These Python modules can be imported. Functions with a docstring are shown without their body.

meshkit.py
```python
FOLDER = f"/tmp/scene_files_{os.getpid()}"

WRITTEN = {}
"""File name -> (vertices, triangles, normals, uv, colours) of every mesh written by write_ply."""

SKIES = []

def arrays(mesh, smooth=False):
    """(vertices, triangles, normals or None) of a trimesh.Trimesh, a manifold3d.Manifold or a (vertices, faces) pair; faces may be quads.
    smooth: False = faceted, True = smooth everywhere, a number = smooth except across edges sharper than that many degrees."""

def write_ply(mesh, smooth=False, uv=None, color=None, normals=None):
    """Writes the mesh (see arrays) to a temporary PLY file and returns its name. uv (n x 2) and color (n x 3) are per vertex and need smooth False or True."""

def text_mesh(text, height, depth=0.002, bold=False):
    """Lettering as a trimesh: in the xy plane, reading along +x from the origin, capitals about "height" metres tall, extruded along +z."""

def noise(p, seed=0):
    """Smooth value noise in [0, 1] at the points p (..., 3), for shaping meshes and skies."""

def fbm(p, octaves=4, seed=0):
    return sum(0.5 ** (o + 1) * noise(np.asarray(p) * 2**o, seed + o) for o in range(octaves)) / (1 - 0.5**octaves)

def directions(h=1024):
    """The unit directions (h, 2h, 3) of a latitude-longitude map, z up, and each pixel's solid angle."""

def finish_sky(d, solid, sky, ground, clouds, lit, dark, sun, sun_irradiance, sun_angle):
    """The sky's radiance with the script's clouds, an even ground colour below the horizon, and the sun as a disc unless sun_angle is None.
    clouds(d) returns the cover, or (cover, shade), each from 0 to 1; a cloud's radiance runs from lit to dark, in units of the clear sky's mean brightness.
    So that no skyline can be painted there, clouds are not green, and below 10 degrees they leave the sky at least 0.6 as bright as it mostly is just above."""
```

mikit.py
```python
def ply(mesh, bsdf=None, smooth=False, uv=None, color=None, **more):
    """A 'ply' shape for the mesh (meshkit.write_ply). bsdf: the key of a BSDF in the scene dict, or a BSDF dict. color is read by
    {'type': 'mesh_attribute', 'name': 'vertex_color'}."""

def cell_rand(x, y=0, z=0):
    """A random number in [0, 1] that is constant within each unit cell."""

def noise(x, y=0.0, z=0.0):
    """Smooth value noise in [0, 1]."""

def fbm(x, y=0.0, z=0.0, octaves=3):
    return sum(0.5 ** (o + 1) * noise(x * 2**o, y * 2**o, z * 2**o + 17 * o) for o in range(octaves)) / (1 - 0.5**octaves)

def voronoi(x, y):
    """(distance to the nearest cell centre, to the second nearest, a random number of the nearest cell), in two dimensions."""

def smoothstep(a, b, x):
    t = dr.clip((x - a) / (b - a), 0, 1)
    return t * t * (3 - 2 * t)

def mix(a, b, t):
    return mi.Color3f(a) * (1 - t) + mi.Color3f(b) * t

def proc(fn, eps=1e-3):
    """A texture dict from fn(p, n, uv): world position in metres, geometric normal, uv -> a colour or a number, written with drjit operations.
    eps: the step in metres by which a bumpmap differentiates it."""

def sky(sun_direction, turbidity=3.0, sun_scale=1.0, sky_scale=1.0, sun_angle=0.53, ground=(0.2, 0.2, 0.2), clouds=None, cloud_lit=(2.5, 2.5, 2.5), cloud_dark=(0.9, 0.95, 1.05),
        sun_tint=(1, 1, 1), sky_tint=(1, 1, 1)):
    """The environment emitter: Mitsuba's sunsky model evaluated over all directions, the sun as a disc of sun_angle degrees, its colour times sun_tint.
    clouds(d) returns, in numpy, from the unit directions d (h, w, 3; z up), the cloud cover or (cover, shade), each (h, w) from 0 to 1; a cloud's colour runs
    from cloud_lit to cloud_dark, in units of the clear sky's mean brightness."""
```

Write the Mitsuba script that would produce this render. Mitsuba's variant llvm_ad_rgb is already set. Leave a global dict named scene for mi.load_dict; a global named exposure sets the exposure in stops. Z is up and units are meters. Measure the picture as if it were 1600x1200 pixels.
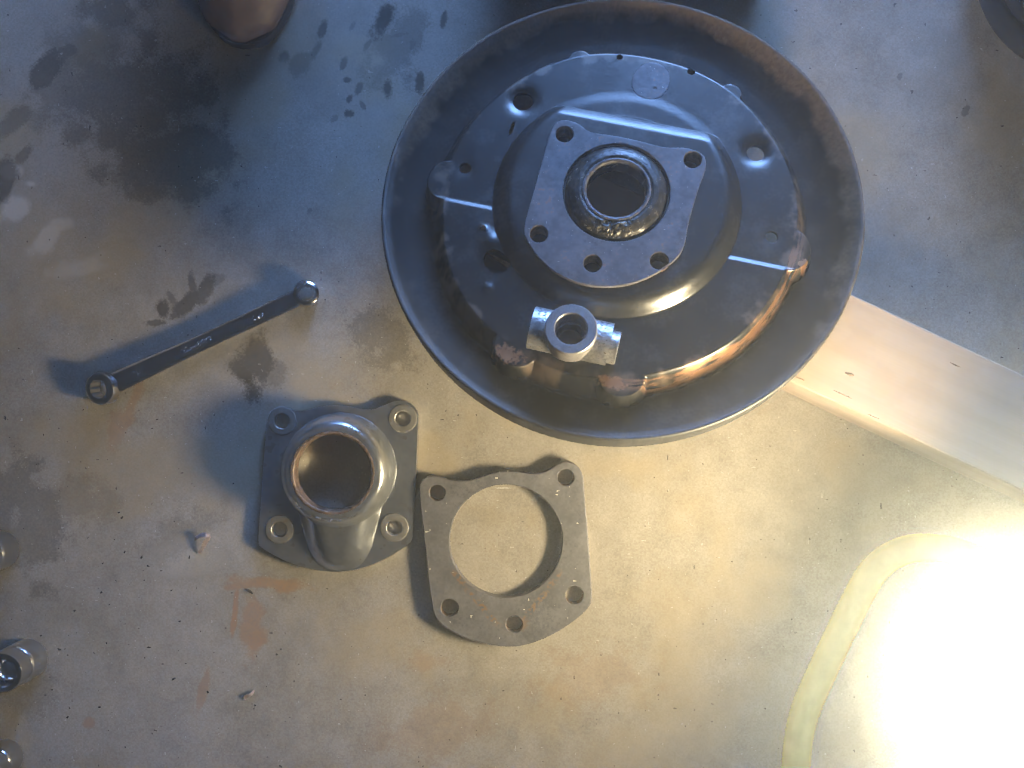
import math, random
import numpy as np, trimesh, mitsuba as mi, drjit as dr
import manifold3d as m3
import mapbox_earcut as earcut
from shapely.geometry import Polygon, Point
import mikit, meshkit
from mikit import proc, noise, fbm, smoothstep, mix

T = mi.ScalarTransform4f
rng = random.Random(7)
nrng = np.random.default_rng(7)
scene, labels = {}, {}
MM = 0.001

# ------------------------------------------------------------------ camera, light, exposure
CAM_H = 0.64
scene['type'] = 'scene'
scene['camera'] = {'type': 'perspective', 'fov': 61.93, 'fov_axis': 'x', 'near_clip': 0.02, 'far_clip': 60.0,
                   'to_world': T().look_at(origin=[0, 0, CAM_H], target=[0, 0, 0], up=[0, 1, 0]),
                   'medium': {'type': 'ref', 'id': 'haze_air'}}
exposure = 2.55
HAZE = 0.31
LAMP_C = np.array([0.280, -0.160, 0.195]); LAMP_R = 0.058
LAMP_AX = np.array([-.80, .39, .46])
LAMP_RGB = [43.5, 35.0, 21.0]
WIN_RGB = [1.5, 2.75, 5.8]
AMB_RGB = [0.003, 0.0035, 0.0045]
scene['ambient'] = {'type': 'constant', 'radiance': {'type': 'rgb', 'value': AMB_RGB}}
scene['haze_air'] = {'type': 'homogeneous', 'albedo': {'type': 'rgb', 'value': [0.82, 0.92, 1.0]}, 'sigma_t': HAZE, 'phase': {'type': 'hg', 'g': 0.92}}

# ------------------------------------------------------------------ helpers
def numbered(key):
    if key not in taken:
        taken.add(key); return key
    i = 1
    while f'{key}_{i:03d}' in taken: i += 1
    k = f'{key}_{i:03d}'; taken.add(k); return k
taken = set()

def thing(name, label, cat, group=None):
    k = numbered(name); labels[k] = {'label': label, 'category': cat}
    if group: labels[k]['group'] = group
    return k

def obj(name, mesh, bsdf, parent=None, smooth=30, label=None, xf=None, **more):
    k = numbered(f'{parent}__{name}' if parent else name)
    if hasattr(mesh, 'to_mesh'):
        m = mesh.to_mesh(); mesh = trimesh.Trimesh(m.vert_properties[:, :3], m.tri_verts, process=False)
    if xf is not None:
        mesh = mesh.copy(); v = np.asarray(mesh.vertices, float)
        mesh = trimesh.Trimesh(v @ xf[:3, :3].T + xf[:3, 3], mesh.faces, process=False)
    scene[k] = mikit.ply(mesh, bsdf, smooth=smooth, **more)
    if label: labels[k] = {'label': label}
    return k

def frame(origin, ex, ez, scale=MM):
    """4x4 from millimetres in a thing's own axes to metres in the world."""
    ez = np.asarray(ez, float) / np.linalg.norm(ez); ex = np.asarray(ex, float); ex = ex - (ex @ ez) * ez; ex /= np.linalg.norm(ex)
    m = np.eye(4); m[:3, 0] = ex * scale; m[:3, 1] = np.cross(ez, ex) * scale; m[:3, 2] = ez * scale; m[:3, 3] = origin
    return m

def tri_to_man(mesh):
    if mesh.volume < 0: mesh.invert()
    m = m3.Manifold(m3.Mesh(np.asarray(mesh.vertices, np.float32), np.asarray(mesh.faces, np.uint32)))
    if m.is_empty(): raise ValueError(f'not a solid: {m.status()}')
    return m

def xsec(loops):
    return m3.CrossSection([p if Polygon(p).exterior.is_ccw else np.asarray(p)[::-1] for p in loops])

def smooth_loop(pts, n=3):
    p = np.asarray(pts, float)
    for _ in range(n):
        q = np.roll(p, -1, 0); p = np.stack([.75 * p + .25 * q, .25 * p + .75 * q], 1).reshape(-1, 2)
    return p

def circle(c, r, n=40, cw=False, wob=0.0, seed=0):
    t = np.linspace(0, 2 * np.pi, n, endpoint=False)
    rr = r * (1 + wob * (np.sin(3 * t + seed) * .6 + np.sin(5 * t + 2 * seed) * .4))
    p = np.stack([c[0] + rr * np.cos(t), c[1] + rr * np.sin(t)], 1)
    return p[::-1] if cw else p

def loop_normals(p):
    e = np.roll(p, -1, 0) - p; e /= np.maximum(np.linalg.norm(e, axis=1, keepdims=True), 1e-9)
    nrm = np.stack([e[:, 1], -e[:, 0]], 1); nn = nrm + np.roll(nrm, 1, 0)
    return nn / np.maximum(np.linalg.norm(nn, axis=1, keepdims=True), 1e-9)

def plate_mesh(outer, holes, z0, z1, b=0.6, steps=3):
    """A flat plate with rounded upper and lower edges. outer counter-clockwise, holes clockwise."""
    loops = [np.asarray(outer, float)] + [np.asarray(h, float) for h in holes]
    if Polygon(loops[0]).exterior.is_ccw is False: loops[0] = loops[0][::-1]
    prof = [(b * (1 - math.sin(a)), z0 + b * (1 - math.cos(a))) for a in np.linspace(0, math.pi / 2, steps)]
    prof += [(b * (1 - math.cos(a)), z1 - b + b * math.sin(a)) for a in np.linspace(0, math.pi / 2, steps)]
    V, F, base = [], [], 0
    tops, bots = [], []
    for p in loops:
        nn = loop_normals(p); n = len(p); i = np.arange(n); j = (i + 1) % n
        for inset, z in prof: V.append(np.c_[p - nn * inset, np.full(n, z)])
        for k in range(len(prof) - 1):
            a = base + k * n; F += [np.c_[a + i, a + j, a + n + j], np.c_[a + i, a + n + j, a + n + i]]
        bots.append((base, n)); tops.append((base + (len(prof) - 1) * n, n)); base += len(prof) * n
    V = np.vstack(V)
    for lst, flip in ((tops, False), (bots, True)):
        ids = np.concatenate([np.arange(s, s + n) for s, n in lst]); ends = np.cumsum([n for _, n in lst]).astype(np.uint32)
        t = ids[np.asarray(earcut.triangulate_float64(V[ids][:, :2], ends)).reshape(-1, 3)]
        ar = np.cross(V[t[:, 1]] - V[t[:, 0]], V[t[:, 2]] - V[t[:, 0]])[:, 2]
        t[ar < 0] = t[ar < 0][:, ::-1]
        F.append(t[:, ::-1] if flip else t)
    return trimesh.Trimesh(V, np.vstack(F), process=False)

def grid_solid(x0, x1, y0, y1, step, top, bottom):
    nx, ny = int((x1 - x0) / step) + 1, int((y1 - y0) / step) + 1
    X, Y = np.meshgrid(np.linspace(x0, x1, nx), np.linspace(y0, y1, ny))
    A = np.c_[X.ravel(), Y.ravel(), top(X, Y).ravel()]; B = np.c_[X.ravel(), Y.ravel(), bottom(X, Y).ravel()]
    idx = np.arange(nx * ny).reshape(ny, nx); a, b, c, d = idx[:-1, :-1].ravel(), idx[:-1, 1:].ravel(), idx[1:, 1:].ravel(), idx[1:, :-1].ravel()
    N = nx * ny; F = [np.c_[a, b, c], np.c_[a, c, d], np.c_[a, c, b] + N, np.c_[a, d, c] + N]
    rim = np.concatenate([idx[0, :-1], idx[:-1, -1], idx[-1, :0:-1], idx[:0:-1, 0]]); nx_ = np.roll(rim, -1)
    F += [np.c_[rim, nx_ + N, nx_], np.c_[rim, rim + N, nx_ + N]]
    return trimesh.Trimesh(np.vstack([A, B]), np.vstack(F), process=False)

def lathe(prof, n=96):
    """Closed profile of (radius, height), revolved about z; a manifold."""
    prof = np.asarray(prof, float); t = np.linspace(0, 2 * np.pi, n, endpoint=False); k = len(prof)
    V = np.stack([np.outer(np.cos(t), prof[:, 0]), np.outer(np.sin(t), prof[:, 0]), np.tile(prof[:, 1], (n, 1))], -1).reshape(-1, 3)
    F = []
    for i in range(n):
        a, b = i * k, ((i + 1) % n) * k
        for j in range(k):
            q = (j + 1) % k; F += [[a + j, b + j, b + q], [a + j, b + q, a + q]]
    m = trimesh.Trimesh(V, np.array(F), process=False)
    if m.volume < 0: m.invert()
    return m

def tube(path, r, n=20, closed=False, cap=True):
    P = np.asarray(path, float); R = np.broadcast_to(r, len(P)); t = np.gradient(P, axis=0); t /= np.linalg.norm(t, axis=1, keepdims=True)
    up = np.array([0, 0, 1.0]) if abs(t[0, 2]) < .9 else np.array([1.0, 0, 0]); V = []
    nrm = np.cross(up, t[0]); nrm /= np.linalg.norm(nrm); a = np.linspace(0, 2 * np.pi, n, endpoint=False)
    for p, d, rr in zip(P, t, R):
        nrm = nrm - (nrm @ d) * d; nrm /= np.linalg.norm(nrm); bi = np.cross(d, nrm)
        V.append(p + rr * (np.outer(np.cos(a), nrm) + np.outer(np.sin(a), bi)))
    F = []; i = np.arange(n); j = (i + 1) % n
    for k in range(len(P) - 1):
        s = k * n; F += [np.c_[s + i, s + j, s + n + j], np.c_[s + i, s + n + j, s + n + i]]
    V = np.vstack(V)
    if cap:
        c0, c1 = len(V), len(V) + 1; V = np.vstack([V, P[:1], P[-1:]]); s = (len(P) - 1) * n
        F += [np.c_[np.full(n, c0), j, i], np.c_[np.full(n, c1), s + i, s + j]]
    return trimesh.Trimesh(V, np.vstack(F), process=False)

def spline(pts, n=12):
    P = np.asarray(pts, float); out = []
    Q = np.vstack([2 * P[0] - P[1], P, 2 * P[-1] - P[-2]])
    for i in range(len(P) - 1):
        a, b, c, d = Q[i:i + 4]
        for t in np.linspace(0, 1, n, endpoint=False):
            out.append(.5 * (2 * b + (c - a) * t + (2 * a - 5 * b + 4 * c - d) * t * t + (3 * b - a - 3 * c + d) * t ** 3))
    return np.vstack(out + [P[-1]])

def sstep(a, b, x):
    t = np.clip((x - a) / (b - a), 0, 1); return t * t * (3 - 2 * t)

def chain(pairs, refine=None, taubin=12):
    """Bones [(p, rp, q, rq)] as hulls of spheres, joined and smoothed into one surface (metres)."""
    tot = m3.Manifold()
    for p, rp, q, rq in pairs:
        tot += m3.Manifold.batch_hull([m3.Manifold.sphere(rp, 32).translate(tuple(map(float, p))), m3.Manifold.sphere(rq, 32).translate(tuple(map(float, q)))])
    if refine: tot = tot.refine_to_length(refine)
    m = tot.to_mesh(); t = trimesh.Trimesh(m.vert_properties[:, :3], m.tri_verts); trimesh.smoothing.filter_taubin(t, iterations=taubin)
    return t

# pixel-free floor coordinates: metres, x to the right of the picture, y to its top
def rgb(*c): return {'type': 'rgb', 'value': list(c)}
def two(b): return {'type': 'twosided', 'bsdf': b}

# ------------------------------------------------------------------ materials
PC = np.array([0.07125854, 0.1200742, 0.07021271])       # backing plate: centre of its rim
PN = np.array([-0.05712064, 0.24287081, 0.96837544])
_u = np.array([0.99836728, 0.01389562, 0.05540468]); _v = np.array([0.0, 0.96995911, -0.243268])
PX = .9703 * _u - .2419 * _v
XP = frame(PC, PX, PN); PX = XP[:3, 0] / MM; PY = XP[:3, 1] / MM

def plate_xy(p):
    d = [p.x - float(PC[0]), p.y - float(PC[1]), p.z - float(PC[2])]
    x = (d[0] * float(PX[0]) + d[1] * float(PX[1]) + d[2] * float(PX[2])) * 1000
    y = (d[0] * float(PY[0]) + d[1] * float(PY[1]) + d[2] * float(PY[2])) * 1000
    return x, y

def dish_masks(p):
    x, y = plate_xy(p); r = dr.sqrt(x * x + y * y)
    n1 = fbm(x * .07, y * .07, 3.0, 4); n2 = fbm(x * .6, y * .6, 9.0, 3)
    ang = dr.atan2(y, x); rp = dr.sqrt(dr.square(x + 1) + dr.square(y + 5))
    n3 = fbm(ang * 9 + 20, rp * .55, 2.0, 4)
    ring = smoothstep(116.5, 119.5, rp + (n1 - .5) * 8 + (n3 - .5) * 5) * (1 - smoothstep(121.5, 126, rp + (n3 - .5) * 4))
    arc = smoothstep(-1.42, -1.15, ang) * (1 - smoothstep(-.45, .25, ang))
    copper = ring * arc * smoothstep(.30, .62, n3)
    q = dr.sqrt(dr.square((x + 47) / 11) + dr.square((y + 119) / 6))
    copper = dr.maximum(copper, (1 - smoothstep(.45, 1.15, q + (n2 - .5) * 1.2)) * .75)
    q2 = dr.sqrt(dr.square((x - 22) / 9) + dr.square((y + 122) / 4))
    copper = dr.maximum(copper, (1 - smoothstep(.6, 1.2, q2 + (n2 - .5) * .9)) * .85)
    q3 = dr.sqrt(dr.square((x - 125) / 4) + dr.square((y + 17) / 3))
    copper = dr.maximum(copper, 1 - smoothstep(.8, 1.1, q3 + (n2 - .5) * .9))
    rust = smoothstep(146, 152, r + (n1 - .5) * 10) * smoothstep(-.4, .4, dr.sin(ang) + (n1 - .5)) * (.5 + .6 * n2) * .8  # upper rim: some rust, mostly the warm lamplit band painted in
    rust = dr.maximum(rust, .45 * smoothstep(112, 119, rp + (n1 - .5) * 18) * (1 - smoothstep(122, 128, rp)) * smoothstep(.40, .66, n1))
    dust = smoothstep(.45, .8, n1 * .7 + n2 * .3) * .45
    return copper, rust, dust

def dish_color(p, n, uv):
    c, r, d = dish_masks(p)
    base = mix([.012, .013, .014], [.036, .035, .034], d)
    base = mix(base, [.20, .135, .085], r * .75)
    return base * (1 - c) + mi.Color3f(.38, .20, .11) * c
def dish_rough(p, n, uv):
    c, r, d = dish_masks(p); x, y = plate_xy(p); return .27 + .14 * d + .2 * r + .08 * c + .3 * smoothstep(123, 128, dr.sqrt(dr.square(x + 1) + dr.square(y + 5)))
def dish_metal(p, n, uv):
    c, r, d = dish_masks(p); return .85 * c
def dish_bump(p, n, uv):
    x, y = plate_xy(p); return (fbm(x * .8, y * .8, p.z * 800, 3) - .5)
def channel_weight(p, n, uv):                              # glossy paint in the middle, dull undercoat in the outer channel
    x, y = plate_xy(p); rp = dr.sqrt(dr.square(x + 1) + dr.square(y + 5)); return smoothstep(121, 127, rp + (fbm(x * .3, y * .3, 6.0, 2) - .5) * 3) * (1 - .9 * smoothstep(153, 156, dr.sqrt(x * x + y * y)))
scene['black_paint'] = two({'type': 'bumpmap', 'arbitrary': proc(dish_bump, 4e-4), 'scale': 0.00005, 'bsdf': {'type': 'blendbsdf', 'weight': proc(channel_weight),
    'a_gloss': {'type': 'principled', 'base_color': proc(dish_color), 'roughness': proc(dish_rough), 'metallic': proc(dish_metal), 'specular': .8},
    'b_dull': {'type': 'principled', 'base_color': proc(dish_color), 'roughness': .5, 'metallic': proc(dish_metal), 'specular': .12}}})

def steel_color(dark, light, rust, amount, f=90.0):
    def fn(p, n, uv):
        a = fbm(p.x * f, p.y * f, p.z * f, 4); b = fbm(p.x * f * 5 + 7, p.y * f * 5, p.z * f * 5, 3)
        c = mix(dark, light, smoothstep(.25, .75, a * .6 + b * .4))
        spot = smoothstep(.62, .74, b) * smoothstep(.45, .6, a) * amount
        pale = smoothstep(.86, .9, fbm(p.x * f * 7, p.y * f * 7, 5.0, 2)) * .4
        return mix(mix(c, rust, spot), [.5, .48, .44], pale)
    return proc(fn)
def grain(f, k=2):
    def fn(p, n, uv): return fbm(p.x * f, p.y * f, p.z * f, k) - .5
    return proc(fn, 2e-4)
def rough_var(lo, hi, f=120.0):
    def fn(p, n, uv): return lo + (hi - lo) * smoothstep(.3, .7, fbm(p.x * f, p.y * f, p.z * f, 3))
    return proc(fn)

def metal(name, color, rough, metallic, bump=None, f=900.0, spec=.5):
    b = {'type': 'principled', 'base_color': color, 'roughness': rough, 'metallic': metallic, 'specular': spec}
    if bump: b = {'type': 'bumpmap', 'arbitrary': grain(f), 'scale': bump, 'bsdf': b}
    scene[name] = two(b)
metal('bare_steel', steel_color([.075, .072, .077], [.135, .128, .135], [.22, .12, .08], .7), .5, .25, .00025)
metal('crusty_sealant', steel_color([.018, .018, .018], [.05, .048, .044], [.3, .27, .2], .5), rough_var(.24, .4), .2, .00025, 700)
metal('rusty_edge', steel_color([.085, .058, .042], [.21, .15, .11], [.34, .17, .09], .8, 160), .5, .4, .0004)
def gasket_col(p, n, uv):
    x, y = (p.x - float(GC[0])) * 1000, (p.y - float(GC[1])) * 1000
    a = fbm(p.x * 70, p.y * 70, p.z * 70, 4); b = fbm(p.x * 600, p.y * 600, p.z * 600, 3)
    c = mix([.088, .089, .10], [.16, .158, .175], smoothstep(.25, .75, a * .65 + b * .35))
    # rust left by the part that was bolted on: a V below the bore
    w = (a - .5) * 9
    e = dr.minimum(dr.abs((x + 48 + w) * .76 + (y + 12) * .65 - 0.0), dr.abs(-(x - 44 + w) * .80 + (y + 14) * .6))
    v = (1 - smoothstep(.8, 3.2, e)) * smoothstep(.42, .6, b) * (1 - smoothstep(-24, -18, y)) * smoothstep(-64, -56, y)
    v = dr.maximum(v, (1 - smoothstep(4, 11, dr.sqrt(dr.square(x - 8) + dr.square((y + 60) * 1.6)) + (b - .5) * 8)) * .8)
    c = mix(c, [.20, .115, .06], v * .85)
    fleck = smoothstep(.87, .9, fbm(p.x * 330, p.y * 330, 2.0, 2))
    return mix(c, [.6, .57, .5], fleck * .8)
GC = np.array([-0.0043, -0.1175])
scene['spacer_steel'] = two({'type': 'bumpmap', 'arbitrary': grain(800, 3), 'scale': .0003, 'bsdf': {'type': 'principled', 'base_color': proc(gasket_col), 'roughness': .52, 'metallic': .2}})
metal('zinc_steel', steel_color([.40, .42, .44], [.50, .52, .54], [.3, .24, .18], .35, 40), rough_var(.2, .3), .86, .00006, 500)
metal('worn_zinc', steel_color([.24, .235, .22], [.33, .32, .30], [.3, .2, .13], .6, 110), .42, .6, .0002)
metal('silver_casting', steel_color([.22, .22, .22], [.48, .47, .455], [.16, .12, .08], .9, 140), rough_var(.28, .45), .7, .0004, 600)
metal('machined_steel', steel_color([.24, .23, .235], [.33, .32, .325], [.25, .2, .17], .4, 200), .38, .55, .0001)
metal('chrome', rgb(.62, .62, .63), rough_var(.10, .2, 300), 1.0)
metal('satin_chrome', rgb(.5, .5, .5), rough_var(.22, .34, 300), 1.0)
metal('dark_hollow', rgb(.03, .03, .03), .5, .3)

def yellow_fn(p, n, uv):
    a = fbm(p.x * 120, p.y * 120, p.z * 120, 3); return mix([.76, .63, .12], [.66, .53, .09], a) 
scene['yellow_enamel'] = two({'type': 'principled', 'base_color': proc(yellow_fn), 'roughness': .3, 'specular': .5, 'clearcoat': .5})
scene['black_plastic'] = two({'type': 'principled', 'base_color': rgb(.02, .02, .022), 'roughness': .42, 'specular': .5})
scene['rubber'] = two({'type': 'principled', 'base_color': rgb(.022, .022, .024), 'roughness': .33, 'specular': .5})

WD = np.array([.905, -.425])
def wood_xy(p): return p.x * float(WD[0]) + p.y * float(WD[1]), -p.x * float(WD[1]) + p.y * float(WD[0])
def wood_fn(p, n, uv):
    a, b = wood_xy(p)
    q = b * 260 + p.z * 120 + fbm(a * 9, b * 60, p.z * 60, 3) * 5
    g = .5 + .5 * dr.sin(q * 1.3)
    fine = fbm(a * 60, b * 1500, p.z * 1500, 3)
    c = mix([.38, .315, .265], [.33, .265, .21], smoothstep(.2, 1.0, g) * .3 + (fine - .5) * .5)
    dirt = smoothstep(.56, .72, fbm(a * 40, b * 70, 4.0, 4))
    return mix(c, [.34, .26, .2], dirt * .3)
def wood_bump(p, n, uv):
    a, b = wood_xy(p); return fbm(a * 70, b * 1300, p.z * 1300, 3) - .5
scene['pine'] = two({'type': 'bumpmap', 'arbitrary': proc(wood_bump, 3e-4), 'scale': .0004, 'bsdf': {'type': 'principled', 'base_color': proc(wood_fn), 'roughness': .7, 'specular': .3}})

# floor stains: (x mm, y mm, half length, half width, turn deg, strength, kind); oily marks, rust and dirt on the concrete, with leg and plate shade painted in
OIL_SHADE = [(-142, 266, 9, 3.6, 70, .8), (-146, 252, 8, 3, 65, .5), (-96, 274, 17, 8, 62, .95), (-86, 250, 32, 19, 75, .42), (-69, 227, 8, 3.6, 84, .9), (-93, 222, 10, 4.6, 86, .85), (-51, 273, 7, 2.4, 80, .85),
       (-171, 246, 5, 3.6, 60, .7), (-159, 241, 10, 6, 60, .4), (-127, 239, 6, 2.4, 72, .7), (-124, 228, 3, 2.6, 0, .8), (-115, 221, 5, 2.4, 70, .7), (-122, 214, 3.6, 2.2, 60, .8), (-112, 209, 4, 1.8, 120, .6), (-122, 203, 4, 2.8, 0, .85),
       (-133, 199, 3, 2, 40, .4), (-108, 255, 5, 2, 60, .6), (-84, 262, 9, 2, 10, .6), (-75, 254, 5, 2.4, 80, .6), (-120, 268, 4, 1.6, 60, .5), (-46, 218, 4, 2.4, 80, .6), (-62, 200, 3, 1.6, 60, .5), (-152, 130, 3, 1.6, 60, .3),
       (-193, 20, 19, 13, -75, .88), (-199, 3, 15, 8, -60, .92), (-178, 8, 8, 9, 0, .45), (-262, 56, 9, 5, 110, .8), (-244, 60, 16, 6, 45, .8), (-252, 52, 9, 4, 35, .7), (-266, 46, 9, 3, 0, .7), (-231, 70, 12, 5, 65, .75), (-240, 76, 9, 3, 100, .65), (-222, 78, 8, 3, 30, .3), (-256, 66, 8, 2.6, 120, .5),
       (-350, 236, 15, 10, 60, .75), (-334, 250, 8, 5, 30, .6), (-338, 222, 30, 20, 20, .35), (-320, 216, 9, 6, 60, .4), (-376, 196, 20, 7, 40, .5), (-384, 150, 20, 9, 70, .8), (-366, 172, 10, 4, 45, .5), (-290, 216, 60, 48, 30, .42), (-262, 170, 48, 40, 0, .42), (-310, 250, 40, 26, 0, .3), (-300, 280, 26, 14, 20, .5),  # the broad blots here mix oily dirt with painted shade of the leg
       (-362, -110, 26, 40, 0, .38), (-372, -76, 24, 20, 30, .35), (-330, -90, 30, 20, 0, .2), (-358, -226, 24, 22, 0, .2), (-252, -112, 30, 16, 30, .22), (340, 205, 4, 2, 60, .5), (291, 231, 3, 1.6, 60, .4), (-100, 36, 30, 16, -40, .35)]  # the last blot is the plate's cast shadow, painted into the floor
RUST = [(-196, -178, 22, 7, 80, .42), (-193, -196, 12, 7, 60, .5), (-208, -172, 18, 2.2, 84, .55), (-178, -150, 30, 5, -6, .45), (-198, -150, 16, 3, 10, .4), (-232, -232, 20, 3.6, 78, .35), (-318, -255, 6, 4, 30, .45), (-60, -208, 16, 9, 0, .2), (-286, -18, 22, 5, 65, .35), (-150, -40, 22, 12, 20, .2), (-296, -34, 18, 7, 75, .3), (-60, -300 + 40, 40, 22, 10, .16), (60, -220, 40, 24, 0, .16)]
PALE = [(-372, 132, 14, 10, 30, .6), (-352, 108, 18, 9, 50, .5), (-322, 88, 24, 9, 20, .3), (-376, 160, 8, 5, 0, .5), (-360, 150, 6, 3, 0, .6), (-340, 120, 10, 6, 0, .4), (-250, -130, 26, 12, 0, .2), (-90, -20, 1, 9, 85, .5), (-8, -78, 6.5, .5, 0, .7), (-70, -82, 5, .5, 60, .4)]
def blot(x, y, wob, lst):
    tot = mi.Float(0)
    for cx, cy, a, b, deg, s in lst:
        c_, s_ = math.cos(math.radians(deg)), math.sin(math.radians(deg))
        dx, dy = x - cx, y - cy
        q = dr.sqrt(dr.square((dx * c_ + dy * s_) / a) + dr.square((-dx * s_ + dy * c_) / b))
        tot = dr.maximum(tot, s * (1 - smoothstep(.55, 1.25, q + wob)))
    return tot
def floor_parts(p):
    x, y = p.x * 1000, p.y * 1000
    n1 = fbm(x * .012, y * .012, 0.0, 4); n2 = fbm(x * .07, y * .07, 3.0, 4); n3 = fbm(x * .9, y * .9, 5.0, 3)
    wob = (n2 - .5) * 1.6 + (n3 - .5) * .4
    return x, y, n1, n2, n3, wob
def floor_color(p, n, uv):
    x, y, n1, n2, n3, wob = floor_parts(p)
    c = mix([.25, .228, .195], [.33, .305, .27], smoothstep(.2, .8, n1 * .5 + n2 * .5))
    c = c * (.82 + .36 * n3)
    c = mix(c, [.34, .27, .16], smoothstep(.5, .75, fbm(x * .016 + 31, y * .016, 8.0, 4)) * .45)
    c = mix(c, [.55, .53, .5], blot(x, y, wob, PALE))
    c = mix(c, [.34, .16, .05], blot(x, y, wob, RUST) * (.5 + n3))
    oil_shade = blot(x, y, wob, OIL_SHADE)
    c = mix(c, [.035, .028, .018], oil_shade * (.72 + .4 * n2))
    speck = smoothstep(.90, .93, fbm(x * .3, y * .3, 11.0, 2)); c = mix(c, [.05, .045, .04], speck * .7)
    chalk = smoothstep(.89, .91, fbm(x * .4 + 50, y * .4, 21.0, 2)); return mix(c, [.62, .6, .56], chalk * .4)
def floor_rough(p, n, uv):
    x, y, n1, n2, n3, wob = floor_parts(p); return .62 + .25 * n3 - .12 * n2
def floor_bump(p, n, uv):
    x, y = p.x * 1000, p.y * 1000
    return fbm(x * .03, y * .03, 1.0, 2) * 1.4 + fbm(x * .5, y * .5, 2.0, 3) * .35
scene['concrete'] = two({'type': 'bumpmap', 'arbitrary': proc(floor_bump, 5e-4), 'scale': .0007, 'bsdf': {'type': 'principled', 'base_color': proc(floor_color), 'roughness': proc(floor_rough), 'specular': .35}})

# ------------------------------------------------------------------ the setting
g = 8.0
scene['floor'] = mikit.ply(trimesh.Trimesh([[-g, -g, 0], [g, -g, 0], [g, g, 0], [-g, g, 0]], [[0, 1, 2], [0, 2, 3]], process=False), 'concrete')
labels['floor'] = {'label': 'stained grey concrete garage floor', 'category': 'floor', 'kind': 'structure'}

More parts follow.
